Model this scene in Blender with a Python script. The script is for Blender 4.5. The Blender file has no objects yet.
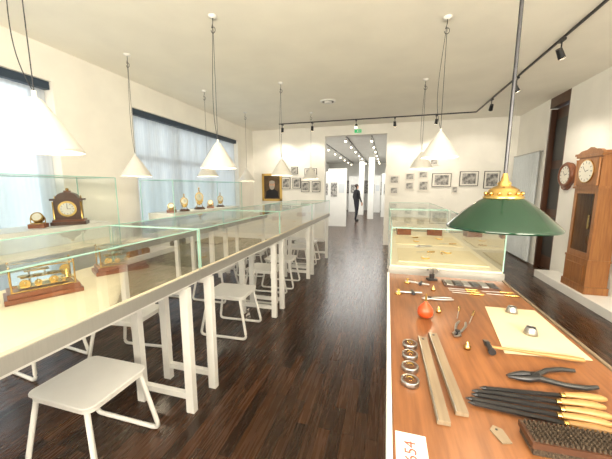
import bpy, bmesh, math, random
from mathutils import Matrix, Vector
random.seed(3)
S=bpy.context.scene
try:
    S.view_settings.view_transform='Standard'
except Exception: pass
COL=bpy.context.collection
# ---------------------------------------------------------------- materials
def nmat(name):
    m=bpy.data.materials.new(name); m.use_nodes=True
    return m,m.node_tree.nodes,m.node_tree.links,m.node_tree.nodes['Principled BSDF']
def mat(name,col,rough=.5,metal=0,emit=None,es=0,col2=None,scale=8,stretch=None,bump=0,coat=0,alpha=None):
    m,N,L,P=nmat(name)
    P.inputs['Base Color'].default_value=(*col,1); P.inputs['Roughness'].default_value=rough
    P.inputs['Metallic'].default_value=metal
    if coat: P.inputs['Coat Weight'].default_value=coat; P.inputs['Coat Roughness'].default_value=.1
    if emit: P.inputs['Emission Color'].default_value=(*emit,1); P.inputs['Emission Strength'].default_value=es
    tc=N.new('ShaderNodeTexCoord'); mp=N.new('ShaderNodeMapping'); nz=N.new('ShaderNodeTexNoise')
    L.new(tc.outputs['Object'],mp.inputs[0]); L.new(mp.outputs[0],nz.inputs['Vector'])
    if stretch: mp.inputs['Scale'].default_value=stretch
    nz.inputs['Scale'].default_value=scale; nz.inputs['Detail'].default_value=4
    c2=col2 if col2 else tuple(c*.95 for c in col)
    r=N.new('ShaderNodeValToRGB'); r.color_ramp.elements[0].color=(*col,1); r.color_ramp.elements[1].color=(*c2,1)
    r.color_ramp.elements[0].position=.35; r.color_ramp.elements[1].position=.65
    L.new(nz.outputs['Fac'],r.inputs[0]); L.new(r.outputs[0],P.inputs['Base Color'])
    if bump:
        b=N.new('ShaderNodeBump'); b.inputs['Strength'].default_value=bump; b.inputs['Distance'].default_value=.01
        L.new(nz.outputs['Fac'],b.inputs['Height']); L.new(b.outputs[0],P.inputs['Normal'])
    return m
WALL=mat('plaster_white',(.87,.85,.79),.7,scale=3,bump=.03)
CEIL=mat('ceiling_paint',(.92,.89,.80),.8,scale=2)
WALLC=mat('plaster_cool',(.84,.84,.80),.7,scale=3)
WHITE=mat('white_lacquer',(.82,.81,.78),.3)
STOOLW=mat('stool_white',(.82,.81,.78),.35)
SHADE=mat('shade_white',(.74,.72,.67),.45)
SURF=mat('display_cream',(.70,.62,.46),.5)
ALU=mat('brushed_aluminium',(.46,.45,.42),.35,.6,stretch=(1,20,1))
EDGE=mat('glass_edge',(.34,.58,.50),.15)
BLACK=mat('black_paint',(.02,.02,.02),.4)
DARK=mat('dark_wood',(.05,.02,.01),.35,col2=(.10,.04,.02),scale=6,stretch=(1,1,.1))
WOOD=mat('bench_wood',(.17,.062,.020),.42,col2=(.25,.097,.033),scale=10,stretch=(6,.5,1),coat=.1)
HONEY=mat('honey_wood',(.24,.09,.023),.35,col2=(.34,.14,.04),scale=9,stretch=(6,6,.4),coat=.2)
REDW=mat('mahogany',(.16,.045,.016),.3,col2=(.24,.075,.028),scale=9,stretch=(.6,6,6),coat=.3)
BRASS=mat('brass',(.60,.39,.13),.26,1)
STEEL=mat('steel',(.42,.41,.40),.3,1)
IRON=mat('dark_iron',(.06,.06,.065),.35,.8)
GREEN=mat('green_enamel',(.003,.028,.012),.14,coat=.2)
DIAL=mat('dial_white',(.76,.73,.64),.4)
PAPER=mat('paper',(.66,.56,.37),.7)
PAPERW=mat('paper_white',(.78,.75,.69),.7)
PHOTO=mat('photo_print',(.08,.08,.08),.4,col2=(.5,.48,.45),scale=14)
RUBBER=mat('orange_rubber',(.45,.06,.012),.35)
HANDLE=mat('tool_handle_wood',(.40,.215,.075),.4,col2=(.30,.155,.05),stretch=(.3,5,5))
LEATH=mat('pale_wood',(.25,.19,.125),.5,col2=(.19,.14,.09),stretch=(6,.5,1))
BULB=mat('bulb_glow',(1,.9,.7),.5,emit=(1,.85,.6),es=10)
FRAMEM=mat('window_frame',(.42,.46,.52),.5)
BLIND=mat('blind_dark',(.03,.05,.08),.5)
CURT=mat('pale_cloth',(.64,.68,.70),.8,scale=20)
EXITG=mat('exit_green',(.02,.35,.12),.4,emit=(.05,.7,.25),es=.4)
RED=mat('red_ink',(.6,.08,.05),.5)
GOLD=mat('gilt',(.70,.45,.12),.35,.4)
BRIST=mat('bristle',(.035,.022,.012),.9,col2=(.09,.06,.035),scale=220,bump=1)
def glass(name,tint,f=.9):
    m,N,L,P=nmat(name); N.remove(P); out=N['Material Output']
    t=N.new('ShaderNodeBsdfTransparent'); t.inputs[0].default_value=(*tint,1)
    g=N.new('ShaderNodeBsdfGlossy'); g.inputs['Roughness'].default_value=.02
    lw=N.new('ShaderNodeFresnel'); lw.inputs[0].default_value=1.45
    mm=N.new('ShaderNodeMath'); mm.operation='MULTIPLY'; mm.inputs[1].default_value=f
    mx=N.new('ShaderNodeMixShader'); L.new(lw.outputs[0],mm.inputs[0]); L.new(mm.outputs[0],mx.inputs[0])
    L.new(t.outputs[0],mx.inputs[1]); L.new(g.outputs[0],mx.inputs[2]); L.new(mx.outputs[0],out.inputs[0]); return m
GLASS=glass('pane_glass',(.95,.98,.97),.75)
def sheer():
    m,N,L,P=nmat('sheer_curtain'); N.remove(P); out=N['Material Output']
    t=N.new('ShaderNodeBsdfTransparent'); t.inputs[0].default_value=(.97,.98,1,1)
    a=N.new('ShaderNodeBsdfTranslucent'); a.inputs[0].default_value=(.90,.92,.94,1)
    d=N.new('ShaderNodeBsdfDiffuse'); d.inputs[0].default_value=(.84,.85,.85,1)
    m1=N.new('ShaderNodeMixShader'); m1.inputs[0].default_value=.35
    m2=N.new('ShaderNodeMixShader')
    tc=N.new('ShaderNodeTexCoord'); wv=N.new('ShaderNodeTexWave'); wv.bands_direction='Y'; wv.inputs['Scale'].default_value=6; wv.inputs['Distortion'].default_value=1
    mr=N.new('ShaderNodeMapRange'); mr.inputs[3].default_value=.34; mr.inputs[4].default_value=.39
    L.new(tc.outputs['Object'],wv.inputs[0]); L.new(wv.outputs['Fac'],mr.inputs[0]); L.new(mr.outputs[0],m2.inputs[0])
    L.new(a.outputs[0],m1.inputs[1]); L.new(d.outputs[0],m1.inputs[2]); L.new(m1.outputs[0],m2.inputs[1]); L.new(t.outputs[0],m2.inputs[2]); L.new(m2.outputs[0],out.inputs[0]); return m
SHEER=sheer()
def floormat():
    m,N,L,P=nmat('parquet_dark')
    tc=N.new('ShaderNodeTexCoord'); mp=N.new('ShaderNodeMapping'); mp.inputs['Rotation'].default_value=(0,0,math.pi/2)
    b=N.new('ShaderNodeTexBrick'); b.inputs['Scale'].default_value=1; b.inputs['Brick Width'].default_value=.55; b.inputs['Row Height'].default_value=.075
    b.inputs['Mortar Size'].default_value=.0012; b.offset=.37
    b.inputs['Color1'].default_value=(.024,.010,.004,1); b.inputs['Color2'].default_value=(.085,.034,.013,1); b.inputs['Mortar'].default_value=(.006,.003,.002,1)
    L.new(tc.outputs['Object'],mp.inputs[0]); L.new(mp.outputs[0],b.inputs[0])
    nz=N.new('ShaderNodeTexNoise'); mp2=N.new('ShaderNodeMapping'); mp2.inputs['Scale'].default_value=(30,1.5,1); nz.inputs['Scale'].default_value=2
    L.new(tc.outputs['Object'],mp2.inputs[0]); L.new(mp2.outputs[0],nz.inputs[0])
    mx=N.new('ShaderNodeMixRGB'); mx.blend_type='MULTIPLY'; mx.inputs[0].default_value=.5
    L.new(b.outputs[0],mx.inputs[1]); L.new(nz.outputs['Fac'],mx.inputs[2]); L.new(mx.outputs[0],P.inputs['Base Color'])
    mr=N.new('ShaderNodeMapRange'); mr.inputs[3].default_value=.20; mr.inputs[4].default_value=.34
    L.new(nz.outputs['Fac'],mr.inputs[0]); L.new(mr.outputs[0],P.inputs['Roughness'])
    return m
FLOOR=floormat()
# ---------------------------------------------------------------- mesh builder
class MB:
    def __init__(s,name): s.name=name; s.bm=bmesh.new(); s.mats=[]; s.T=Matrix()
    def mi(s,m):
        if m not in s.mats: s.mats.append(m)
        return s.mats.index(m)
    def add(s,vs,fs,m,smooth=False):
        i=s.mi(m); bv=[s.bm.verts.new(s.T@Vector(v)) for v in vs]
        for f in fs:
            try:
                fc=s.bm.faces.new([bv[k] for k in f]); fc.material_index=i; fc.smooth=smooth
            except ValueError: pass
    def box(s,c,d,m,rz=0,R=None,top=1.0):
        M=Matrix.Translation(c)@(R if R else Matrix.Rotation(rz,4,'Z'))
        x,y,z=d[0]/2,d[1]/2,d[2]/2
        v=[(-x,-y,-z),(x,-y,-z),(x,y,-z),(-x,y,-z),(-x*top,-y*top,z),(x*top,-y*top,z),(x*top,y*top,z),(-x*top,y*top,z)]
        s.add([M@Vector(p) for p in v],[(0,3,2,1),(4,5,6,7),(0,1,5,4),(1,2,6,5),(2,3,7,6),(3,0,4,7)],m)
    def bb(s,a,b,m):
        s.box([(a[i]+b[i])/2 for i in range(3)],[abs(b[i]-a[i]) for i in range(3)],m)
    def lathe(s,prof,m,c=(0,0,0),seg=28,R=None,smooth=True,cap=True):
        M=Matrix.Translation(c)@(R if R else Matrix())
        vs=[];fs=[];n=len(prof)
        for r,z in prof:
            for k in range(seg):
                a=2*math.pi*k/seg; vs.append(M@Vector((max(r,1e-5)*math.cos(a),max(r,1e-5)*math.sin(a),z)))
        for i in range(n-1):
            for k in range(seg):
                k2=(k+1)%seg; fs.append((i*seg+k,i*seg+k2,(i+1)*seg+k2,(i+1)*seg+k))
        s.add(vs,fs,m,smooth)
        if cap:
            if prof[0][0]>1e-4: s.add(vs[:seg],[tuple(range(seg))[::-1]],m)
            if prof[-1][0]>1e-4: s.add(vs[-seg:],[tuple(range(seg))],m)
    def cyl(s,p0,p1,r,m,r1=None,seg=16):
        p0=Vector(p0);p1=Vector(p1);d=p1-p0
        R=d.to_track_quat('Z','Y').to_matrix().to_4x4()
        s.lathe([(r,0),(r if r1 is None else r1,d.length)],m,p0,seg,R)
    def sph(s,c,r,m,sc=(1,1,1),seg=16,R=None):
        n=10;prof=[(r*math.sin(math.pi*i/n),-r*math.cos(math.pi*i/n)) for i in range(n+1)]
        s.lathe(prof,m,c,seg,(R if R else Matrix())@Matrix.Diagonal((*sc,1)),cap=False)
    def tube(s,pts,r,m,seg=8,flat=1.0):
        P=[Vector(p) for p in pts]; n=len(P); vs=[];fs=[]
        up=Vector((0,0,1))
        for i,p in enumerate(P):
            t=(P[min(i+1,n-1)]-P[max(i-1,0)]).normalized()
            a=up.cross(t)
            if a.length<.05: a=Vector((0,1,0)).cross(t)
            if i>0 and a.dot(pa)<0: a=-a
            a.normalize(); pa=a; b=t.cross(a)
            rr=r[i] if isinstance(r,(list,tuple)) else r
            for k in range(seg):
                an=2*math.pi*k/seg; vs.append(p+a*math.cos(an)*rr*flat+b*math.sin(an)*rr)
        for i in range(n-1):
            for k in range(seg):
                k2=(k+1)%seg; fs.append((i*seg+k,i*seg+k2,(i+1)*seg+k2,(i+1)*seg+k))
        s.add(vs,fs,m,True); s.add(vs[:seg],[tuple(range(seg))[::-1]],m); s.add(vs[-seg:],[tuple(range(seg))],m)
    def prism(s,poly,h,m,M):
        n=len(poly); vs=[M@Vector((x,y,0)) for x,y in poly]+[M@Vector((x,y,h)) for x,y in poly]
        fs=[tuple(range(n))[::-1],tuple(range(n,2*n))]+[(i,(i+1)%n,n+(i+1)%n,n+i) for i in range(n)]
        s.add(vs,fs,m)
    def done(s,loc=(0,0,0),rz=0,bevel=0,parent=None):
        bmesh.ops.recalc_face_normals(s.bm,faces=s.bm.faces)
        me=bpy.data.meshes.new(s.name); s.bm.to_mesh(me); s.bm.free()
        for m in s.mats: me.materials.append(m)
        o=bpy.data.objects.new(s.name,me); COL.objects.link(o); o.location=loc; o.rotation_euler[2]=rz
        if bevel:
            b=o.modifiers.new('bevel','BEVEL'); b.width=bevel; b.segments=2; b.limit_method='ANGLE'; b.angle_limit=math.radians(50)
        if parent: o.parent=parent
        return o
def dup(o,loc,rz=0):
    n=o.copy(); COL.objects.link(n); n.location=loc; n.rotation_euler[2]=rz
    return n
def rnd(pts,rad=.05,n=5):
    P=[Vector(p) for p in pts]; out=[P[0]]
    for i in range(1,len(P)-1):
        a,b,c=P[i-1],P[i],P[i+1]; r=min(rad,(b-a).length*.45,(c-b).length*.45)
        p0=b+(a-b).normalized()*r; p2=b+(c-b).normalized()*r
        for k in range(n+1):
            t=k/n; out.append(p0*(1-t)**2+b*2*t*(1-t)+p2*t*t)
    out.append(P[-1]); return out
RX=lambda a:Matrix.Rotation(a,4,'X'); RY=lambda a:Matrix.Rotation(a,4,'Y'); RZ=lambda a:Matrix.Rotation(a,4,'Z')
# ---------------------------------------------------------------- room shell
H=3.2; XL=-3.9; XR=2.9; YB=8.1; YF=-3.2
b=MB('floor'); b.bb((XL-.4,YF-.2,-.1),(XR+1.2,21,0),FLOOR); b.done()
b=MB('ceiling'); b.bb((XL-.4,YF-.2,H),(XR+1.2,YB+.2,H+.1),CEIL); b.done()
b=MB('ceiling'); b.bb((XL-.4,YB+.2,H),(XR+1.2,21,H+.1),WALLC); b.done()
W1=(-.8,2.72); W2=(3.85,7.2); WZ=(.3,2.8)
b=MB('wall_left')
for y0,y1 in ((YF,W1[0]),(W1[1],W2[0]),(W2[1],YB)): b.bb((XL-.35,y0,0),(XL,y1,H),WALL)
for y0,y1 in (W1,W2):
    b.bb((XL-.35,y0,0),(XL,y1,WZ[0]),WALL); b.bb((XL-.35,y0,WZ[1]),(XL,y1,H),WALL)
b.done()
for i,(y0,y1) in enumerate((W1,W2)):
    b=MB('window_%d'%(i+1)); x=XL-.27; n=6
    b.bb((x-.04,y0,WZ[0]),(x+.04,y1,WZ[0]+.08),FRAMEM); b.bb((x-.04,y0,WZ[1]-.08),(x+.04,y1,WZ[1]),FRAMEM)
    for k in range(n+1):
        y=y0+(y1-y0)*k/n; w=.08 if k%2==0 else .035
        b.bb((x-.035,max(y0,y-w),WZ[0]+.08),(x+.035,min(y1,y+w),WZ[1]-.08),FRAMEM)
    b.bb((x-.03,y0+.01,2.03),(x+.03,y1-.01,2.11),FRAMEM)
    b.bb((x-.005,y0+.02,WZ[0]+.05),(x+.001,y1-.02,WZ[1]-.05),GLASS)
    b.done()
    b=MB('roller_blind_cassette'); b.bb((XL-.16,y0+.01,WZ[1]-.09),(XL-.04,y1-.01,WZ[1]-.002),BLIND); b.done()
    b=MB('sheer_curtain'); vs=[];fs=[];N_=120
    for k in range(N_+1):
        y=y0+.03+(y1-y0-.06)*k/N_; dx=.004*math.sin(k*1.3)+.002*math.sin(k*.37)
        vs+= [(XL-.1+dx,y,WZ[0]+.01),(XL-.1+dx,y,WZ[1]-.095)]
    for k in range(N_): fs.append((2*k,2*k+2,2*k+3,2*k+1))
    b.add(vs,fs,SHEER,True); b.done()
b=MB('wall_back')
b.bb((XL-.35,YB,0),(-1.72,YB+.2,H),WALL); b.bb((-.07,YB,0),(XR+.3,YB+.2,H),WALL); b.bb((-1.72,YB,2.95),(-.07,YB+.2,H),WALL); b.done()
D0,D1=6.14,6.78
b=MB('wall_right'); b.bb((XR,YF,0),(XR+.25,D0,H),WALL); b.done()
b=MB('wall_right'); b.bb((XR,D1,0),(XR+.25,YB,H),WALL); b.done()
b=MB('trim_1'); b.bb((XR,D0+.001,3.02),(XR+.25,D1-.001,H),DARK); b.done()
b=MB('door_1'); b.bb((XR+.10,D0+.005,0),(XR+.16,D1-.005,3.0),DARK)
for z in (.25,1.15,2.05): b.bb((XR+.08,D0+.1,z),(XR+.1,D1-.1,z+.75),BLACK)
b.bb((XR+.01,D0+.005,0),(XR+.1,D0+.05,3.0),DARK); b.bb((XR+.01,D1-.05,0),(XR+.1,D1-.005,3.0),DARK)
b.sph((XR+.07,D0+.13,1.05),.025,BRASS); b.done(bevel=.003)
b=MB('wall_rear'); b.bb((XL-.35,YF-.2,0),(XR+.25,YF,H),WALL); b.done()
b=MB('baseboard_left'); b.bb((XL,YF,0),(XL+.015,YB,.1),WHITE); b.done()
b=MB('baseboard_back'); b.bb((XL+.015,YB-.015,0),(-1.72,YB,.1),WHITE); b.bb((-.07,YB-.015,0),(XR,YB,.1),WHITE); b.done()
b=MB('wall_curtain'); vs=[];fs=[];N_=90
for k in range(N_+1):
    y=6.86+1.16*k/N_; dx=.02*math.sin(k*.9); vs+=[(XR-.06+dx,y,.03),(XR-.06+dx,y,2.25)]
for k in range(N_): fs.append((2*k,2*k+2,2*k+3,2*k+1))
b.add(vs,fs,CURT,True); b.cyl((XR-.06,6.84,2.26),(XR-.06,8.05,2.26),.012,STEEL); b.bb((XR-.06,6.86,2.25),(XR-.001,6.88,2.27),STEEL); b.bb((XR-.06,8.0,2.25),(XR-.001,8.02,2.27),STEEL); b.done()
# far room
b=MB('wall_far'); b.bb((XL-.35,20.5,0),(XR+1.2,20.7,H),WALLC); b.done()
b=MB('wall_far_side'); b.bb((XL-.35,8.3,0),(XL-.15,20.5,H),WALLC); b.done()
b=MB('wall_far_side'); b.bb((.9,8.3,0),(1.1,20.5,H),WALLC); b.done()
b=MB('partition_panel')
b.bb((-.42,0,0),(.32,.12,2.3),WALLC); b.bb((-.3,-.02,1.2),(-.05,0,1.75),PHOTO); b.bb((.02,-.02,1.35),(.24,0,1.7),CURT)
pp=b.done((-1.90,11.6,0))
dup(pp,(-2.5,13.5,0)); dup(pp,(-2.55,16,0)); dup(pp,(-.75,18.8,0)); dup(pp,(-2.0,19,0)); dup(pp,(.3,12.4,0)); dup(pp,(.1,16.0,0))
b=MB('pillar'); b.bb((-.14,-.14,0),(.14,.14,H),WALLC); pl=b.done((-.80,14.9,0)); dup(pl,(-1.45,17,0))
b=MB('ceiling_track_far'); b.bb((-.01,0,H-.03),(.01,11,H),IRON)
for k in range(7):
    y=.8+k*1.5; b.cyl((0,y,H-.03),(0,y,H-.10),.006,IRON); b.cyl((0,y,H-.10),(0,y-.08,H-.19),.03,WHITE,.04); b.cyl((0,y-.08,H-.19),(0,y-.083,H-.193),.034,BULB)
tf=b.done((-1.35,8.8,0)); dup(tf,(-.55,9.0,0)); dup(tf,(-2.3,9.3,0))
b=MB('poster'); b.bb((-.3,-.02,0),(.3,0,.8),PHOTO); b.bb((-.33,-.01,-.03),(.33,.0,.83),BLACK); po=b.done((-2.6,20.49,1.2)); dup(po,(-.2,20.49,1.1)); dup(po,(-1.4,20.49,1.2))
b=MB('exit_sign'); b.bb((-.09,-.03,0),(.09,0,.08),EXITG); b.bb((-.02,-.033,.02),(.01,-.03,.06),WHITE); b.bb((.03,-.033,.03),(.07,-.03,.045),WHITE); b.done((-.82,YB-.001,3.0))
# ---------------------------------------------------------------- ceiling track
b=MB('ceiling_track'); b.bb((1.79,2.0,H-.022),(1.81,7.4,H),IRON); b.bb((-2.8,7.39,H-.022),(1.79,7.41,H),IRON); b.done()
def spot(loc,aim,P=0,col=(1,.90,.75),ang=80):
    b=MB('track_spotlight'); d=(Vector(aim)-Vector(loc)).normalized()
    b.bb((-.02,-.05,.128),(.02,.05,.15),IRON); b.cyl((0,0,.13),(0,0,.0),.007,IRON)
    a=-d*.06; e=d*.05; b.cyl(a,e,.03,IRON,.036); b.cyl(e,e+d*.004,.029,BULB)
    l=(loc[0],loc[1],H-.022-.15); b.done(l)
    if P:
        L=bpy.data.lights.new('spot','SPOT'); L.energy=P*1.35; L.color=col; L.spot_size=math.radians(ang); L.spot_blend=.6; L.shadow_soft_size=.04
        o=bpy.data.objects.new('track_spot_beam',L); COL.objects.link(o); o.location=Vector(l)+d*.09; o.rotation_euler=d.to_track_quat('-Z','Y').to_euler()
ZS=H-.18
spot((1.8,3.2,ZS),(2.9,3.0,1.4),50); spot((1.8,4.12,ZS),(2.9,4.9,1.4),50); spot((1.8,5.3,ZS),(2.8,5.8,1.5),35)
spot((1.8,6.4,ZS),(2.0,8.1,1.6),35); spot((1.0,7.39,ZS),(.9,8.1,1.5),28,ang=100); spot((.1,7.39,ZS),(.2,8.1,1.6),22,ang=100); spot((-1.9,7.39,ZS),(-2.2,8.1,1.6),25,ang=110); spot((-2.7,7.39,ZS),(-3.1,8.1,1.6),28,ang=110)
spot((-.8,7.39,ZS),(-.8,5,.9),0)
b=MB('ceiling_vent'); b.lathe([(.15,0),(.15,-.012),(.12,-.025),(.115,-.012),(.075,-.012),(.07,-.035),(0,-.035)],WHITE); b.lathe([(.114,-.014),(.076,-.014)],IRON,cap=False); b.done((-1.17,5.77,H))
# ---------------------------------------------------------------- pendants
def plight(loc,P,col=(1,.84,.62),r=.04):
    L=bpy.data.lights.new('lamp','POINT'); L.energy=P; L.color=col; L.shadow_soft_size=r
    o=bpy.data.objects.new('lamp_light',L); COL.objects.link(o); o.location=loc; return o
def pendant(x,y,z,loop=0,P=11,side=1):
    b=MB('cone_pendant_lamp')
    b.lathe([(.178,0),(.181,.003),(.174,.02),(.095,.15),(.042,.23),(.028,.252),(.012,.26)],SHADE,seg=40,cap=False)
    b.lathe([(.178,0),(.170,.02),(.091,.148),(.037,.225),(0,.245)],SHADE,seg=40,cap=False)
    b.cyl((0,0,.25),(0,0,.29),.011,WHITE); b.sph((0,0,.14),.035,BULB)
    b.cyl((0,0,.17),(0,0,.24),.016,WHITE)
    top=H-z
    b.lathe([(.0,top),(.04,top),(.04,top-.015),(.01,top-.025)],WHITE,cap=False)
    b.cyl((0,0,.28),(0,0,top-.1),.0025,IRON,seg=6)
    R=.028
    lp=[(side*R*math.sin(a)*.8,0,top-.1+R*math.cos(a)-R) for a in [i*math.pi/8 for i in range(-2,13)]]
    b.tube([(0,0,top-.02),(0,0,top-.06)]+lp,.003,IRON,6)
    if loop:
        pts=[]
        for i in range(21):
            t=i/20; pts.append((-loop*math.sin(math.pi*t)*(.6+.4*t),loop*.2*math.sin(math.pi*t),(top-.02)*(1-t)+.28*t-.12*math.sin(math.pi*t)))
        b.tube(pts,.0025,IRON,6)
    b.done((x,y,z)); plight((x,y,z+.06),P)
pendant(-1.69,1.09,1.73,.22,8); pendant(-1.7,2.72,1.75,.05); pendant(-1.7,4.6,1.75,.04); pendant(-1.7,6.5,1.75)
pendant(-3.2,3.15,1.70,.05,8); pendant(-3.1,4.6,1.75,0,8); pendant(-3.1,6.1,1.70,0,8)
pendant(.5,3.35,1.86,.06,11); pendant(.5,5.05,1.85,.04,11)
# green bench lamp
b=MB('green_pendant_lamp')
b.lathe([(.158,0),(.160,.004),(.155,.010),(.108,.056),(.066,.090),(.054,.097)],GREEN,seg=56,cap=False)
b.lathe([(.158,0),(.152,.007),(.106,.051),(.064,.085),(.045,.092)],SHADE,seg=56,cap=False)
b.lathe([(.055,.094),(.057,.100),(.053,.106),(.046,.110),(.042,.124),(.030,.132),(.018,.137),(.020,.144),(.012,.152),(.009,.165),(.006,.175)],BRASS,seg=32,cap=False)
for k in range(12):
    a=k*math.pi/6; b.sph((.050*math.cos(a),.050*math.sin(a),.112),.006,BRASS,seg=8)
b.cyl((0,0,.17),(0,0,H-1.42-.03),.0055,IRON); b.lathe([(.012,H-1.42-.06),(.05,H-1.42-.02),(.05,H-1.42)],BRASS)
b.sph((0,0,.045),.024,BULB); b.cyl((0,0,.065),(0,0,.095),.018,BRASS)
b.done((.357,1.07,1.42)); plight((.357,1.07,1.42-.01),3.2,(1,.82,.58),.025)
# ---------------------------------------------------------------- display tables
def case_glass(b,x0,x1,y0,y1,z0,z1,e=.006):
    q=[((x0,y0),(x0,y1)),((x1,y0),(x1,y1)),((x0,y0),(x1,y0)),((x0,y1),(x1,y1))]
    for (a,c) in q:
        b.add([(*a,z0),(*c,z0),(*c,z1),(*a,z1)],[(0,1,2,3)],GLASS)
    b.add([(x0,y0,z1),(x1,y0,z1),(x1,y1,z1),(x0,y1,z1)],[(0,1,2,3)],GLASS)
    for x in (x0,x1):
        b.box((x,(y0+y1)/2,z1),(e,y1-y0,e),EDGE)
        for y in (y0,y1): b.box((x,y,(z0+z1)/2),(e,e,z1-z0-.001),EDGE)
    for y in (y0,y1): b.box(((x0+x1)/2,y,z1),(x1-x0,e,e),EDGE)
def table(name,w,L,h,glassh,back=.42,surf=SURF):
    b=MB(name)
    b.bb((-w,.0,h-.075),(0,L,h-.012),ALU); b.bb((-w+.012,.012,h-.012),(-.012,L-.012,h),surf)
    b.bb((-w+.03,.02,h-.10),(-.03,L-.02,h-.075),WHITE)
    for y in (.13,L-.13):
        for x in (-.04,-back-.04):
            b.bb((x-.03,y-.022,0.0),(x+.03,y+.022,h-.10),WHITE)
        b.bb((-back-.04,y-.018,.10),(-.04,y+.018,.14),WHITE); b.bb((-w+.05,y-.018,h-.15),(-.04,y+.018,h-.10),WHITE)
    if glassh: case_glass(b,-w+.01,-.01,.008,L-.008,h,h+glassh)
    return b
ft=table('display_table',.78,1.55,1.0,.27).done((-1.22,.13,0))
for k in range(1,4): dup(ft,(-1.22,.13+1.553*k,0))
rt=table('rear_display_table',.75,1.8,1.0,0).done((-2.72,.85,0))
for k in range(1,3): dup(rt,(-2.72,.85+1.803*k,0))
b=MB('tall_glass_case'); b.bb((-.5,.03,0),(-.05,1.6,.17),WHITE); case_glass(b,-.58,-.0,0,1.65,0.003,.66,.008); c1=b.done((-2.98,.98,1.001))
b=MB('tall_glass_case'); b.bb((-.5,.03,0),(-.05,2.0,.17),WHITE); case_glass(b,-.58,-.0,0,2.05,0.003,.66,.008); c2=b.done((-2.98,3.55,1.001))
# stools
b=MB('sled_stool')
def rrect(w,d,r,n=5):
    o=[]
    for cx,cy,a0 in ((w-r,d-r,0),(-w+r,d-r,90),(-w+r,-d+r,180),(w-r,-d+r,270)):
        for k in range(n+1):
            a=math.radians(a0+90*k/n); o.append((cx+r*math.cos(a),cy+r*math.sin(a)))
    return o
b.prism(rrect(.225,.195,.05),.014,STOOLW,Matrix.Translation((0,0,.438)))
b.prism(rrect(.215,.185,.05),.03,STOOLW,Matrix.Translation((0,0,.410)))
for s in (-1,1):
    b.tube(rnd([(-.18,s*.165,.415),(-.26,s*.205,.014),(.26,s*.205,.014),(.18,s*.165,.415)],.05),.014,STOOLW,10)
st=b.done((-1.62,1.15,0),bevel=.004)
for y in (2.7,4.25,5.75): dup(st,(-1.6,y,0),.05)
for x,y,r in ((-2.95,.68,.05),(-2.9,1.7,-.1),(-2.95,3.1,.05),(-2.95,5.0,0),(-2.95,5.75,.05),(-1.62,3.65,.03),(-1.6,5.2,0),(-2.2,1.95,.1),(-2.3,3.5,0),(-2.3,4.7,.1)): dup(st,(x,y,0),r)
# ---------------------------------------------------------------- right cases
def caseR(name,y0,y1,inner):
    b=MB(name); x0,x1=.03,.76; h=1.0
    b.bb((x0,y0,h-.09),(x1,y1,h-.012),ALU); b.bb((x0+.01,y0+.01,h-.012),(x1-.01,y1-.01,h),inner)
    for y in (y0+.12,y1-.12):
        for x in (x0+.05,x1-.05): b.bb((x-.03,y-.022,0),(x+.03,y+.022,h-.09),WHITE)
        b.bb((x0+.05,y-.018,.1),(x1-.05,y+.018,.14),WHITE)
    case_glass(b,x0+.01,x1-.01,y0+.01,y1-.01,h,h+.27)
    return b.done()
caseR('showcase',2.12,3.9,SURF); caseR('showcase',4.05,5.8,SURF)
# bench
b=MB('watchmaker_workbench'); BZ=.95
b.bb((.035,.3,BZ-.045),(.735,2.08,BZ),WOOD); b.bb((.02,.29,BZ-.06),(.034,2.09,BZ+.004),WHITE); b.bb((.736,.29,BZ-.06),(.748,2.09,BZ+.006),LEATH)
b.bb((.06,.33,BZ-.17),(.71,2.05,BZ-.045),WHITE)
for x in (.09,.68):
    for y in (.37,2.01): b.bb((x-.03,y-.03,0),(x+.03,y+.03,BZ-.17),WHITE)
b.bb((.08,.36,.2),(.69,2.02,.225),WHITE)
for y in (.6,1.18,1.76): b.bb((.715,y-.25,BZ-.155),(.72,y+.25,BZ-.06),LEATH)
b.done(bevel=.002)
Z=BZ+.0005
b=MB('parts_tin'); b.lathe([(.0,0),(.026,0),(.027,.002),(.027,.016),(.025,.018),(.024,.016),(.0,.015)],STEEL,cap=False); b.lathe([(.0,.0165),(.021,.0165)],DARK,cap=False); b.lathe([(.009,.0168),(.012,.02),(.009,.0172)],BRASS,cap=False)
tin=b.done((.104,1.10,Z)); 
for i in range(1,4): dup(tin,(.104-.005*i,1.10-.075*i,Z))
b=MB('straight_edge_bar'); b.bb((-.016,-.22,0),(.016,.22,.012),LEATH); b.bb((-.016,-.22,.012),(-.012,.22,.013),STEEL); b.cyl((0,.2,.0121),(0,.2,.0128),.005,IRON)
sb=b.done((.158,.95,Z),.012,.001); dup(sb,(.206,.995,Z),.03)
b=MB('rubber_blower'); b.lathe([(.0,0),(.018,.001),(.032,.012),(.036,.028),(.032,.046),(.02,.062),(.010,.072),(.008,.078)],RUBBER); b.lathe([(.006,.078),(.005,.09),(.002,.115)],BRASS); b.done((.19,1.385,Z))
b=MB('hammer')
b.tube([(0,0,.014),(.08,0,.014),(.16,0,.013),(.25,0,.013),(.285,0,.013)],[.006,.005,.0065,.009,.007],HANDLE,10)
b.cyl((0,-.032,.014),(0,.02,.014),.0095,IRON); b.cyl((0,-.04,.014),(0,-.031,.014),.0125,IRON,seg=20)
b.add([(-.009,.02,.006),(.009,.02,.006),(.009,.02,.022),(-.009,.02,.022),(-.009,.05,.012),(.009,.05,.012),(.009,.05,.015),(-.009,.05,.015)],[(0,1,2,3),(4,5,6,7),(0,1,5,4),(2,3,7,6),(1,2,6,5),(0,3,7,4)],IRON)
b.done((.385,1.15,Z+.0015),-.03)
b=MB('pliers')
b.cyl((0,0,0.002),(0,0,.02),.014,IRON)
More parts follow.
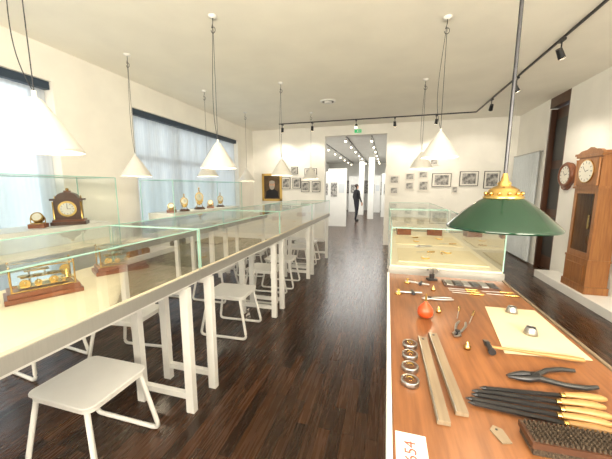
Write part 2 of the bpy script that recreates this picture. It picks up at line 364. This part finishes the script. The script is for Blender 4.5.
for s in (-1,1):
    b.tube([(.0,s*.004,.011),(.03,s*.02,.011),(.06,s*.036,.011),(.11,s*.045,.010),(.15,s*.040,.010)],[.010,.008,.0075,.0075,.006],BLACK,10)
    b.tube([(.0,s*.008,.011),(-.03,s*.013,.011),(-.06,s*.009,.011),(-.085,s*.003,.011)],[.010,.010,.007,.003],IRON,10)
b.done((.47,1.0,Z),.22)
b=MB('pincers')
b.cyl((0,0,0.002),(0,0,.018),.010,IRON)
for s in (-1,1):
    b.tube([(.0,s*.003,.009),(.03,s*.013,.009),(.08,s*.018,.009),(.12,s*.012,.009)],[.007,.005,.005,.004],STEEL,8)
    b.tube([(.0,s*.006,.009),(-.02,s*.012,.009),(-.04,s*.002,.009)],[.007,.006,.003],STEEL,8)
pn=b.done((.24,1.62,Z),.2); dup(pn,(.30,1.25,Z),1.2)
b=MB('hand_file')
b.box((-.10,0,.009),(.20,.013,.005),IRON); b.tube([(-.2,0,.009),(-.215,0,.009)],[.006,.001],IRON,6)
b.cyl((0,0,.009),(.012,0,.009),.0075,BRASS); b.tube([(.01,0,.011),(.03,0,.011),(.06,0,.012),(.10,0,.011),(.115,0,.011)],[.008,.0095,.0115,.010,.005],HANDLE,12)
hf=b.done((.45,.835,Z),-.03)
for i,(x,y,r) in enumerate(((.47,.863,.0),(.475,.893,.06),(.452,.808,-.08),(.50,.925,.12))): dup(hf,(x,y,Z),r)
b=MB('bristle_brush'); b.bb((0,0,0),(.22,.065,.018),BRIST); b.bb((-.004,-.003,.018),(.224,.068,.032),DARK)
for i in range(22):
    for j in range(7): b.box((.006+i*.0098,.005+j*.009,.036),(.007,.006,.012),BRIST,top=.4)
b.done((.34,.695,Z),.03)
b=MB('brass_tag'); b.prism([(-.012,-.025),(.012,-.025),(.016,.015),(.0,.028),(-.016,.015)],.003,LEATH,Matrix()); b.cyl((0,.014,.003),(0,.014,.0036),.003,IRON); b.done((.288,.735,Z),.3)
b=MB('number_label'); b.bb((0,0,0),(.07,.115,.001),PAPERW); nl=b.done((.041,.565,Z))
tcu=bpy.data.curves.new('digits','FONT'); tcu.body='654'; tcu.size=.038; tcu.extrude=.0002; tcu.materials.append(RED)
to=bpy.data.objects.new('digits',tcu); COL.objects.link(to); to.parent=nl; to.location=(.045,.035,.0015); to.rotation_euler[2]=math.pi/2
b=MB('paper_sheet'); b.prism([(.50,1.60),(.72,1.61),(.715,1.175),(.435,1.145)],.0012,PAPER,Matrix()); b.done((0,0,Z))
b=MB('loupe'); b.lathe([(.02,0),(.026,.002),(.024,.012),(.018,.03),(.017,.032),(.016,.03),(.021,.01),(.019,.001)],STEEL,cap=False); b.lathe([(0,.006),(.02,.006)],GLASS,cap=False)
lp_=b.done((.60,1.55,Z+.0014)); dup(lp_,(.59,1.33,Z+.0014))
b=MB('tool_tray'); b.bb((0,0,0),(.30,.12,.01),DARK)
for i in range(6): b.bb((.012+i*.048,.012,.01),(.05+i*.048,.108,.014),IRON if i%2 else STEEL)
b.done((.36,1.87,Z),0,.001)
b=MB('screwdriver'); b.cyl((0,0,.006),(.09,0,.006),.002,STEEL); b.tube([(.09,0,.006),(.10,0,.006),(.15,0,.006),(.16,0,.006)],[.004,.006,.006,.004],BRASS,10)
sd=b.done((.37,1.83,Z),.05)
for x,y,r in ((.37,1.80,0),(.55,1.83,.05),(.38,1.765,-.02),(.56,1.79,0),(.33,1.40,1.3),(.37,1.36,1.2)): dup(sd,(x,y,Z),r)
b=MB('bench_vise'); b.bb((-.03,-.02,0),(.03,.02,.012),IRON); b.bb((-.012,-.012,.012),(.012,.012,.05),IRON); b.bb((-.03,-.015,.045),(-.004,.015,.075),STEEL); b.bb((.004,-.015,.045),(.03,.015,.075),STEEL); b.cyl((-.05,0,.055),(.05,0,.055),.005,STEEL); b.cyl((.05,-.02,.055),(.05,.02,.055),.003,STEEL); b.done((.30,1.99,Z),.3,.001)
b=MB('mainspring_winder'); b.cyl((-.07,0,.012),(.07,0,.012),.006,STEEL); b.cyl((.02,-.02,.012),(.02,.02,.012),.010,IRON); b.lathe([(0,0),(.02,0),(.02,.006),(.008,.01),(.008,.03),(0,.03)],BRASS,(-.06,0,0)); wd=b.done((.14,1.68,Z),.15); dup(wd,(.2,1.87,Z),-.3)
b=MB('oil_cup'); b.lathe([(0,0),(.012,0),(.014,.01),(.007,.018),(.003,.03)],BRASS); oc=b.done((.26,1.46,Z)); dup(oc,(.28,1.78,Z)); dup(oc,(.31,1.14,Z))
# ---------------------------------------------------------------- exhibits, left table
def carriage():
    b=MB('glazed_table_clock'); w,d,h=.30,.17,.17
    b.box((0,0,.012),(w,d,.024),REDW); b.box((0,0,.036),(w*.92,d*.9,.024),REDW)
    z=.048; W,D=w*.8,d*.78
    for sx in (-1,1):
        for sy in (-1,1):
            b.cyl((sx*W/2,sy*D/2,z),(sx*W/2,sy*D/2,z+h-.05),.004,BRASS,seg=8); b.sph((sx*W/2,sy*D/2,z+h-.044),.006,BRASS,seg=8)
    for zz in (z+.004,z+h-.052):
        for s in (-1,1):
            b.box((0,s*D/2,zz),(W,.006,.006),BRASS); b.box((s*W/2,0,zz),(.006,D,.006),BRASS)
    case_glass(b,-W/2,W/2,-D/2,D/2,z,z+h-.05,.003)
    b.box((0,0,z+.012),(W*.8,D*.6,.004),BRASS); b.box((0,0,z+.06),(W*.7,D*.5,.004),BRASS); b.box((-.02,0,z+.09),(W*.4,D*.4,.004),BRASS)
    for x,r in ((-.07,.03),(-.02,.022),(.04,.028),(.08,.015)):
        b.cyl((x,-.02,z+.02+r*.3),(x,-.017,z+.02+r*.3),r*.7,BRASS,seg=24); b.cyl((x,-.035,z+.035),(x,.035,z+.035),.003,STEEL,seg=8)
        b.cyl((x,.0,z+.064),(x,0,z+.067),r*.8,BRASS,seg=24)
    for k in (-1,1): b.cyl((k*.05,0,z+.012),(k*.05,0,z+.06),.004,STEEL,seg=8)
    b.cyl((-.05,0,z+.06),(-.05,0,z+.09),.004,STEEL,seg=8); b.cyl((.01,0,z+.06),(.01,0,z+.09),.004,STEEL,seg=8)
    return b
ck=carriage().done((-1.70,1.03,1.001),1.1,.0015); dup(ck,(-1.72,1.50,1.001),1.05)
b=MB('brass_gear'); 
b.lathe([(0,0),(.03,0),(.03,.008),(.01,.01),(.008,.05),(0,.052)],BRASS); b.cyl((0,-.004,.05),(0,.004,.05),.035,BRASS,seg=24); bgr=b.done((-1.66,.76,1.001)); dup(bgr,(-1.9,1.28,1.001),.5); dup(bgr,(-1.88,1.82,1.001),.2)
b=MB('open_book')
for s in (-1,1):
    pts=[(0,0)]+[(s*.2*t,.03*math.sin(math.pi*min(1,t*1.2))**.7*(1-t*.5)+.006) for t in [i/10 for i in range(1,11)]]+[(s*.2,0)]
    b.prism(pts,.28,PAPER,RX(math.pi/2)@Matrix.Translation((0,0,-.14)))
b.box((0,0,-.002),(.42,.29,.003),REDW); b.done((-1.68,2.66,1.005),1.35)
b=MB('document'); b.box((0,0,.001),(.3,.22,.002),PAPERW); 
for k in range(6): b.box((0,-.08+k*.03,.0022),(.24,.004,.0004),DARK)
dc=b.done((-1.6,2.15,1.0005),1.5)
for x,y,r in ((-1.6,3.5,1.6),(-1.75,4.0,1.5),(-1.6,5.0,1.6),(-1.7,5.75,1.4)): dup(dc,(x,y,1.0005),r)
b=MB('pocket_watch'); b.lathe([(0,0),(.028,0),(.032,.005),(.028,.011),(.0,.012)],GOLD); b.lathe([(0,.0122),(.025,.0122)],DIAL,cap=False); b.box((0,.008,.0126),(.002,.016,.0006),BLACK); b.box((.005,0,.0126),(.012,.002,.0006),BLACK)
b.cyl((0,.031,.006),(0,.04,.006),.004,GOLD); b.tube([(0.009*math.cos(a),.047+.009*math.sin(a),.006) for a in [i*math.pi/6 for i in range(13)]],.0015,GOLD,6)
pw=b.done((-1.40,1.95,1.001)); 
for x,y in ((-1.85,2.2),(-1.40,3.05),(-1.7,4.4),(-1.45,4.5),(-1.6,6.0),(-1.42,3.9),(-1.85,3.05)): dup(pw,(x,y,1.001),random.random()*3)
b=MB('wooden_box'); b.box((0,0,.03),(.16,.11,.06),REDW); b.box((0,0,.065),(.165,.115,.01),REDW); b.sph((0,-.057,.05),.006,BRASS,seg=8); wb=b.done((-1.80,4.62,1.001),.2,.002); dup(wb,(-1.6,5.40,1.001),.1)
def mantel():
    b=MB('mantel_clock')
    b.box((0,0,.015),(.27,.16,.03),DARK); b.box((0,0,.04),(.24,.14,.02),REDW); b.box((0,0,.14),(.20,.12,.18),DARK)
    for s in (-1,1):
        b.lathe([(.012,0),(.009,.01),(.008,.15),(.012,.16)],BRASS,(s*.105,-.055,.055),12); b.cyl((s*.1,0,.24),(s*.1,0,.275),.007,BRASS,.002)
    b.box((0,0,.235),(.25,.145,.018),DARK)
    arc=[(.085*math.cos(a),.06*math.sin(a)) for a in [i*math.pi/14 for i in range(15)]]
    b.prism(arc,.12,DARK,Matrix.Translation((0,.06,.244))@RX(math.pi/2)); b.box((0,0,.31),(.05,.05,.014),REDW); b.sph((0,0,.328),.014,BRASS)
    b.cyl((0,-.06,.15),(0,-.066,.15),.072,BRASS,seg=32); b.cyl((0,-.066,.15),(0,-.068,.15),.055,DIAL,seg=32)
    for k in range(12):
        a=k*math.pi/6; b.box((.046*math.sin(a),-.069,.15+.046*math.cos(a)),(.004,.001,.010),BLACK,R=RY(a))
    b.box((.0,-.0695,.168),(.004,.001,.040),BLACK); b.box((.013,-.0695,.15),(.03,.001,.004),BLACK)
    return b
mc=mantel().done((-3.18,2.24,1.172),.75,.002); mc.scale=(1.08,1.08,1.1)
def skel(h=.28):
    b=MB('skeleton_clock'); b.lathe([(0,0),(.08,0),(.08,.015),(.065,.022),(.065,.03),(0,.03)],DARK)
    for s in (-1,1): b.tube([(s*.045,0,.03),(s*.03,0,.07),(s*.05,0,.11),(s*.02,0,.2),(0,0,h-.02)],.005,BRASS,8)
    b.cyl((0,-.012,.16),(0,-.018,.16),.045,DIAL,seg=28); b.cyl((0,-.008,.16),(0,-.012,.16),.06,BRASS,seg=28)
    b.cyl((.0,.01,.09),(0,.014,.09),.035,BRASS,seg=24); b.cyl((.02,.02,.12),(.02,.024,.12),.03,BRASS,seg=24)
    b.cyl((0,-.02,.05),(0,.03,.05),.004,BRASS,seg=8); b.sph((0,0,h-.01),.012,BRASS); b.box((0,-.0185,.178),(.003,.001,.035),BLACK); b.box((.01,-.0185,.16),(.022,.001,.003),BLACK)
    return b
sk=skel().done((-3.2,4.05,1.172),.7); dup(sk,(-3.2,4.45,1.172),.7).scale=(1.15,1.15,1.35); dup(sk,(-3.25,5.2,1.172),.7)
b=MB('brass_chronometer'); b.box((0,0,.02),(.12,.12,.04),REDW); b.cyl((0,0,.04),(0,0,.05),.05,BRASS,seg=28)
b.cyl((0,.02,.085),(0,-.02,.105),.048,BRASS,seg=28); b.cyl((0,-.02,.105),(0,-.022,.106),.036,DIAL,seg=28); b.cyl((-.055,0,.04),(-.055,0,.095),.004,BRASS); b.cyl((.055,0,.04),(.055,0,.095),.004,BRASS)
ch=b.done((-3.2,1.96,1.172),.7); dup(ch,(-3.2,4.78,1.172),.5); dup(ch,(-3.2,3.75,1.172),.5)
# right showcase content
b=MB('exhibit_mat'); b.box((0,0,.004),(.60,.5,.008),PAPER); em=b.done((.40,2.48,1.0005)); dup(em,(.40,3.2,1.0005)); dup(em,(.4,4.6,1.0005)); dup(em,(.4,5.3,1.0005))
for x,y,r in ((.3,2.35,.3),(.5,2.6,1),(.3,3.1,0),(.55,3.3,1),(.3,4.5,0),(.5,5.2,0)): dup(pw,(x,y,1.009),r)
for x,y,r in ((.25,2.55,.3),(.45,2.42,1.6),(.5,3.0,.2),(.2,3.25,.5)): dup(sd,(x,y,1.009),r)
dup(pn,(.3,2.85,1.001),.3); dup(wb,(.2,3.62,1.001),.1); dup(wb,(.55,3.65,1.001),-.2)
# ---------------------------------------------------------------- pictures
def pic(x,z,w,h,fr=BLACK):
    b=MB('framed_photograph'); b.box((0,-.012,0),(w,.024,h),fr); b.box((0,-.0245,0),(w-.03,.002,h-.03),PAPERW); b.box((0,-.026,0),(w*.72,.002,h*.72),PHOTO); b.done((x,YB-.0005,z))
for x,z,w,h in ((.16,1.76,.26,.22),(.16,1.48,.22,.18),(.54,1.84,.24,.18),(.54,1.6,.22,.2),(.86,1.88,.24,.18),(.88,1.6,.26,.28),(1.30,1.74,.45,.34),(1.92,1.77,.42,.36),(2.42,1.74,.34,.42),(1.62,1.5,.14,.18),(1.1,2.2,.2,.16),(.7,2.2,.2,.16)): pic(x,z,w,h,PAPERW if w<.27 else BLACK)
for x,z,w,h in ((-2.86,1.68,.26,.34),(-2.54,1.68,.24,.3),(-2.12,1.98,.36,.22),(-2.28,1.58,.24,.3),(-1.96,1.58,.24,.3),(-2.6,2.04,.2,.2)): pic(x,z,w,h,BLACK)
SKIN=mat('skin',(.62,.36,.24),.5); HAIR=mat('hair_brown',(.05,.03,.02),.6); BROWN=mat('canvas_brown',(.06,.035,.015),.5,col2=(.12,.07,.03)); GREYB=mat('beard_grey',(.4,.36,.3),.7); COAT=mat('dark_coat',(.012,.012,.016),.8)
b=MB('portrait_painting'); w,h=.62,.80
for s in (-1,1): b.box((s*(w/2-.03),-.02,0),(.06,.04,h),GOLD); b.box((0,-.02,s*(h/2-.03)),(w,.04,.06),GOLD)
b.box((0,-.01,0),(w-.08,.015,h-.08),BROWN)
def disc(cx,cz,rx,rz,y,m):
    b.prism([(rx*math.cos(i*math.pi/12)+cx,rz*math.sin(i*math.pi/12)+cz) for i in range(24)],.001,m,Matrix.Translation((0,y,0))@RX(math.pi/2))
b.prism([(-.21,-.31),(.21,-.31),(.18,-.12),(.06,-.04),(-.06,-.04),(-.18,-.12)],.001,COAT,Matrix.Translation((0,-.018,0))@RX(math.pi/2))
disc(0,.075,.09,.12,-.0195,SKIN); disc(0,.15,.09,.05,-.021,GREYB); disc(0,-.0,.075,.07,-.021,GREYB); disc(-.032,.085,.012,.007,-.023,COAT); disc(.032,.085,.012,.007,-.023,COAT); disc(0,.06,.012,.03,-.022,SKIN)
b.done((-3.30,YB-.0005,1.56))
# ---------------------------------------------------------------- clocks on the right
b=MB('display_plinth'); b.bb((2.56,1.5,0),(2.899,5.9,.12),WHITE); b.done(bevel=.003)
def dial(b,c,r):
    x,y,z=c
    b.cyl((x,y,z),(x,y-.012,z),r*1.08,BRASS,seg=40); b.cyl((x,y-.012,z),(x,y-.014,z),r,DIAL,seg=40)
    for k in range(12):
        a=k*math.pi/6; b.box((x+r*.82*math.sin(a),y-.0148,z+r*.82*math.cos(a)),(r*.06,.001,r*.2),BLACK,R=RY(a))
    b.box((x-.2*r,y-.016,z+r*.2),(r*.05,.001,r*.7),BLACK,R=RY(-.7)); b.box((x+r*.2,y-.016,z+r*.05),(r*.06,.001,r*.45),BLACK,R=RY(1.3))
b=MB('longcase_clock'); w,d=.50,.25
b.box((0,0,.05),(w+.04,d+.02,.10),HONEY); b.box((0,0,.27),(w,d,.34),HONEY); b.box((0,-d/2-.006,.27),(w-.12,.012,.22),HONEY)
b.box((0,0,.455),(w+.02,d+.01,.03),HONEY)
b.bb((-w/2+.03,d/2-.02,.47),(w/2-.03,d/2,1.42),REDW)
for s in (-1,1): b.bb((s*(w/2-.03)-.03,-d/2+.01,.47),(s*(w/2-.03)+.03,d/2,1.42),HONEY)
b.bb((-w/2+.06,-d/2+.01,.47),(w/2-.06,-d/2+.03,.55),HONEY); b.bb((-w/2+.06,-d/2+.01,1.35),(w/2-.06,-d/2+.03,1.42),HONEY)
b.add([(-w/2+.06,-d/2+.02,.55),(w/2-.06,-d/2+.02,.55),(w/2-.06,-d/2+.02,1.35),(-w/2+.06,-d/2+.02,1.35)],[(0,1,2,3)],GLASS)
b.cyl((0,.02,1.4),(0,.02,.74),.006,BRASS); b.cyl((0,.01,.70),(0,-.005,.70),.075,BRASS,seg=32)
for s in (-1,1): b.cyl((s*.1,.02,1.05),(s*.1,.02,.85),.022,BRASS,seg=20); b.cyl((s*.1,.02,1.4),(s*.1,.02,1.05),.002,IRON,seg=6)
b.box((0,0,1.435),(w+.04,d+.02,.03),HONEY); b.box((0,.005,1.645),(w-.02,d-.02,.39),HONEY); b.box((0,-d/2,1.645),(w-.08,.02,.35),HONEY); 
for s in (-1,1): b.lathe([(.02,0),(.014,.02),(.014,.34),(.02,.36)],HONEY,(s*(w/2-.02),-d/2-.005,1.455),12)
dial(b,(0,-d/2-.011,1.65),.145)
b.box((0,0,1.855),(w+.03,d+.02,.03),HONEY); b.box((0,0,1.885),(w+.09,d+.03,.03),HONEY)
b.prism([(-w/2,0),(w/2,0),(w/2-.06,.03),(.06,.045),(0,.07),(-.06,.045),(-w/2+.06,.03)],.04,HONEY,Matrix.Translation((0,-d/2+.04,1.90))@RX(math.pi/2))
b.done((2.735,4.90,.1205),-math.pi/2,.003)
b=MB('round_wall_clock')
b.cyl((0,0,0),(0,-.05,0),.20,REDW,seg=40); b.lathe([(.205,0),(.21,.02),(.19,.045),(.155,.05),(.15,.035)],REDW,(0,-.03,0),40,RX(math.pi/2),cap=False); dial(b,(0,-.05,0),.145)
b.prism([(-.1,0),(.1,0),(.07,-.05),(0,-.08),(-.07,-.05)],.06,REDW,Matrix.Translation((0,0,-.17))@RX(math.pi/2))
b.done((XR-.0005,5.90,1.76),-math.pi/2)
# ---------------------------------------------------------------- visitor
def visitor(loc,rz):
    V=[];E=[];Rr=[]
    def v(p,r,par=None):
        V.append(p);Rr.append(r if isinstance(r,tuple) else (r,r))
        if par is not None: E.append((par,len(V)-1))
        return len(V)-1
    pe=v((0,0,.96),(.15,.11)); sp=v((0,0,1.10),(.135,.10),pe); chs=v((0,.0,1.28),(.16,.11),sp); nb=v((0,.01,1.43),(.09,.07),chs); nk=v((0,.0,1.50),.052,nb); hd=v((0,-.015,1.58),(.072,.082),nk); ht=v((0,-.005,1.66),(.070,.085),hd)
    for s in (-1,1):
        sh=v((s*.165,.0,1.39),.065,chs); el=v((s*.235,.03 if s>0 else -.02,1.12),.047,sh); wr=v((s*.25,-.06 if s>0 else -.12,.88),.030,el); pm=v((s*.25,-.08 if s>0 else -.14,.83),(.018,.036),wr)
        y0=-.08 if s>0 else -.14
        for k,(l) in enumerate((.065,.075,.070,.055)):
            f=v((s*.25,y0-.028+.019*k,.79),.009,pm); f2=v((s*.246,y0-.03+.019*k,.79-l*.55),.0085,f); v((s*.238,y0-.03+.019*k,.79-l),.007,f2)
        t=v((s*.24,y0-.045,.815),.010,pm); v((s*.235,y0-.055,.775),.008,t)
        hp=v((s*.09,0,.90),(.092,.10),pe); st=-.07*s
        kn=v((s*.10,st*.5-.02,.50),.062,hp); an=v((s*.10,st+.04,.10),.042,kn); he=v((s*.10,st+.03,.045),.042,an); v((s*.12,st-.13,.032),(.040,.030),he)
    me=bpy.data.meshes.new('visitor_skel'); me.from_pydata(V,E,[]); o=bpy.data.objects.new('visitor_tmp',me); COL.objects.link(o)
    o.modifiers.new('sk','SKIN'); 
    for i,r in enumerate(Rr): me.skin_vertices[0].data[i].radius=r; me.skin_vertices[0].data[i].use_root=(i==0)
    ss=o.modifiers.new('ss','SUBSURF'); ss.levels=2; ss.render_levels=2
    bpy.context.view_layer.update(); dg=bpy.context.evaluated_depsgraph_get()
    nm=bpy.data.meshes.new_from_object(o.evaluated_get(dg)); bpy.data.objects.remove(o)
    n=bpy.data.objects.new('museum_visitor',nm); COL.objects.link(n)
    zmin=min(q.co.z for q in nm.vertices)
    nm.materials.clear()
    TR=mat('trousers',(.015,.016,.025),.8)
    for m in (COAT,TR,SKIN,HAIR,BLACK): nm.materials.append(m)
    for p in nm.polygons:
        c=p.center; p.use_smooth=True; a=abs(c.x)
        if c.z>1.47: p.material_index=3 if (c.z>1.645 or c.y>.02) else 2
        elif a>.2 and c.z<.89: p.material_index=2
        elif c.z<.10: p.material_index=4
        elif c.z<.93: p.material_index=1
        else: p.material_index=0
    n.location=(loc[0],loc[1],-zmin); n.rotation_euler[2]=rz
    b=MB('face_details')
    for s in (-1,1):
        b.sph((s*.028,-.088,1.605),.011,DIAL,seg=10); b.sph((s*.028,-.098,1.605),.005,BLACK,seg=8); b.sph((s*.075,.0,1.595),.022,SKIN,(.4,.8,1.2),10)
    b.tube([(0,-.09,1.615),(0,-.105,1.585),(0,-.098,1.575)],[.006,.012,.009],SKIN,8); b.sph((0,-.088,1.548),.02,RED,(1,.4,.25),10)
    b.sph((0,.015,1.64),.088,HAIR,(.92,1.05,.95),18)
    b.done(parent=n)
visitor((-1.38,13.7),2.2)
# ---------------------------------------------------------------- lights
W=bpy.data.worlds.new('sky'); S.world=W; W.use_nodes=True
bg=W.node_tree.nodes['Background']; bg.inputs[0].default_value=(.88,.94,1,1); bg.inputs[1].default_value=1.75
def area(name,loc,aim,sx,sy,P,col):
    L=bpy.data.lights.new(name,'AREA'); L.shape='RECTANGLE'; L.size=sx; L.size_y=sy; L.energy=P; L.color=col
    o=bpy.data.objects.new(name,L); COL.objects.link(o); o.location=loc; o.rotation_euler=(Vector(aim)-Vector(loc)).to_track_quat('-Z','Y').to_euler()
WARM=(1,.91,.75)
area('ceiling_fill_light',(-1.0,-1.6,2.0),(-.8,1.5,3.2),2.5,.5,215,WARM)  # added fill behind the camera, brightens room and ceiling; not a room fixture
area('ceiling_fill_light',(1.6,-1.2,2.0),(1.2,2.5,3.2),1.5,.5,165,WARM)  # second added fill, out of view, aimed up at the right-hand ceiling
area('far_room_light',(-1.6,13.5,3.0),(-1.6,13.5,0),3.5,9,380,(1,.97,.92))
S_=bpy.data.lights.new('overcast_sun','SUN'); S_.energy=1.6; S_.angle=math.radians(60); S_.color=(.92,.96,1)
so=bpy.data.objects.new('overcast_sun',S_); COL.objects.link(so); so.location=(-10,3,6); so.rotation_euler=Vector((1,.1,-.45)).to_track_quat('-Z','Y').to_euler()
# ---------------------------------------------------------------- camera
cd=bpy.data.cameras.new('camera'); co=bpy.data.objects.new('camera',cd); COL.objects.link(co)
cd.sensor_width=36; cd.lens=290/612*36; cd.clip_start=.02
co.location=(0,0,1.55); co.rotation_euler=(math.radians(90-8.2),0,math.radians(15.6)); S.camera=co
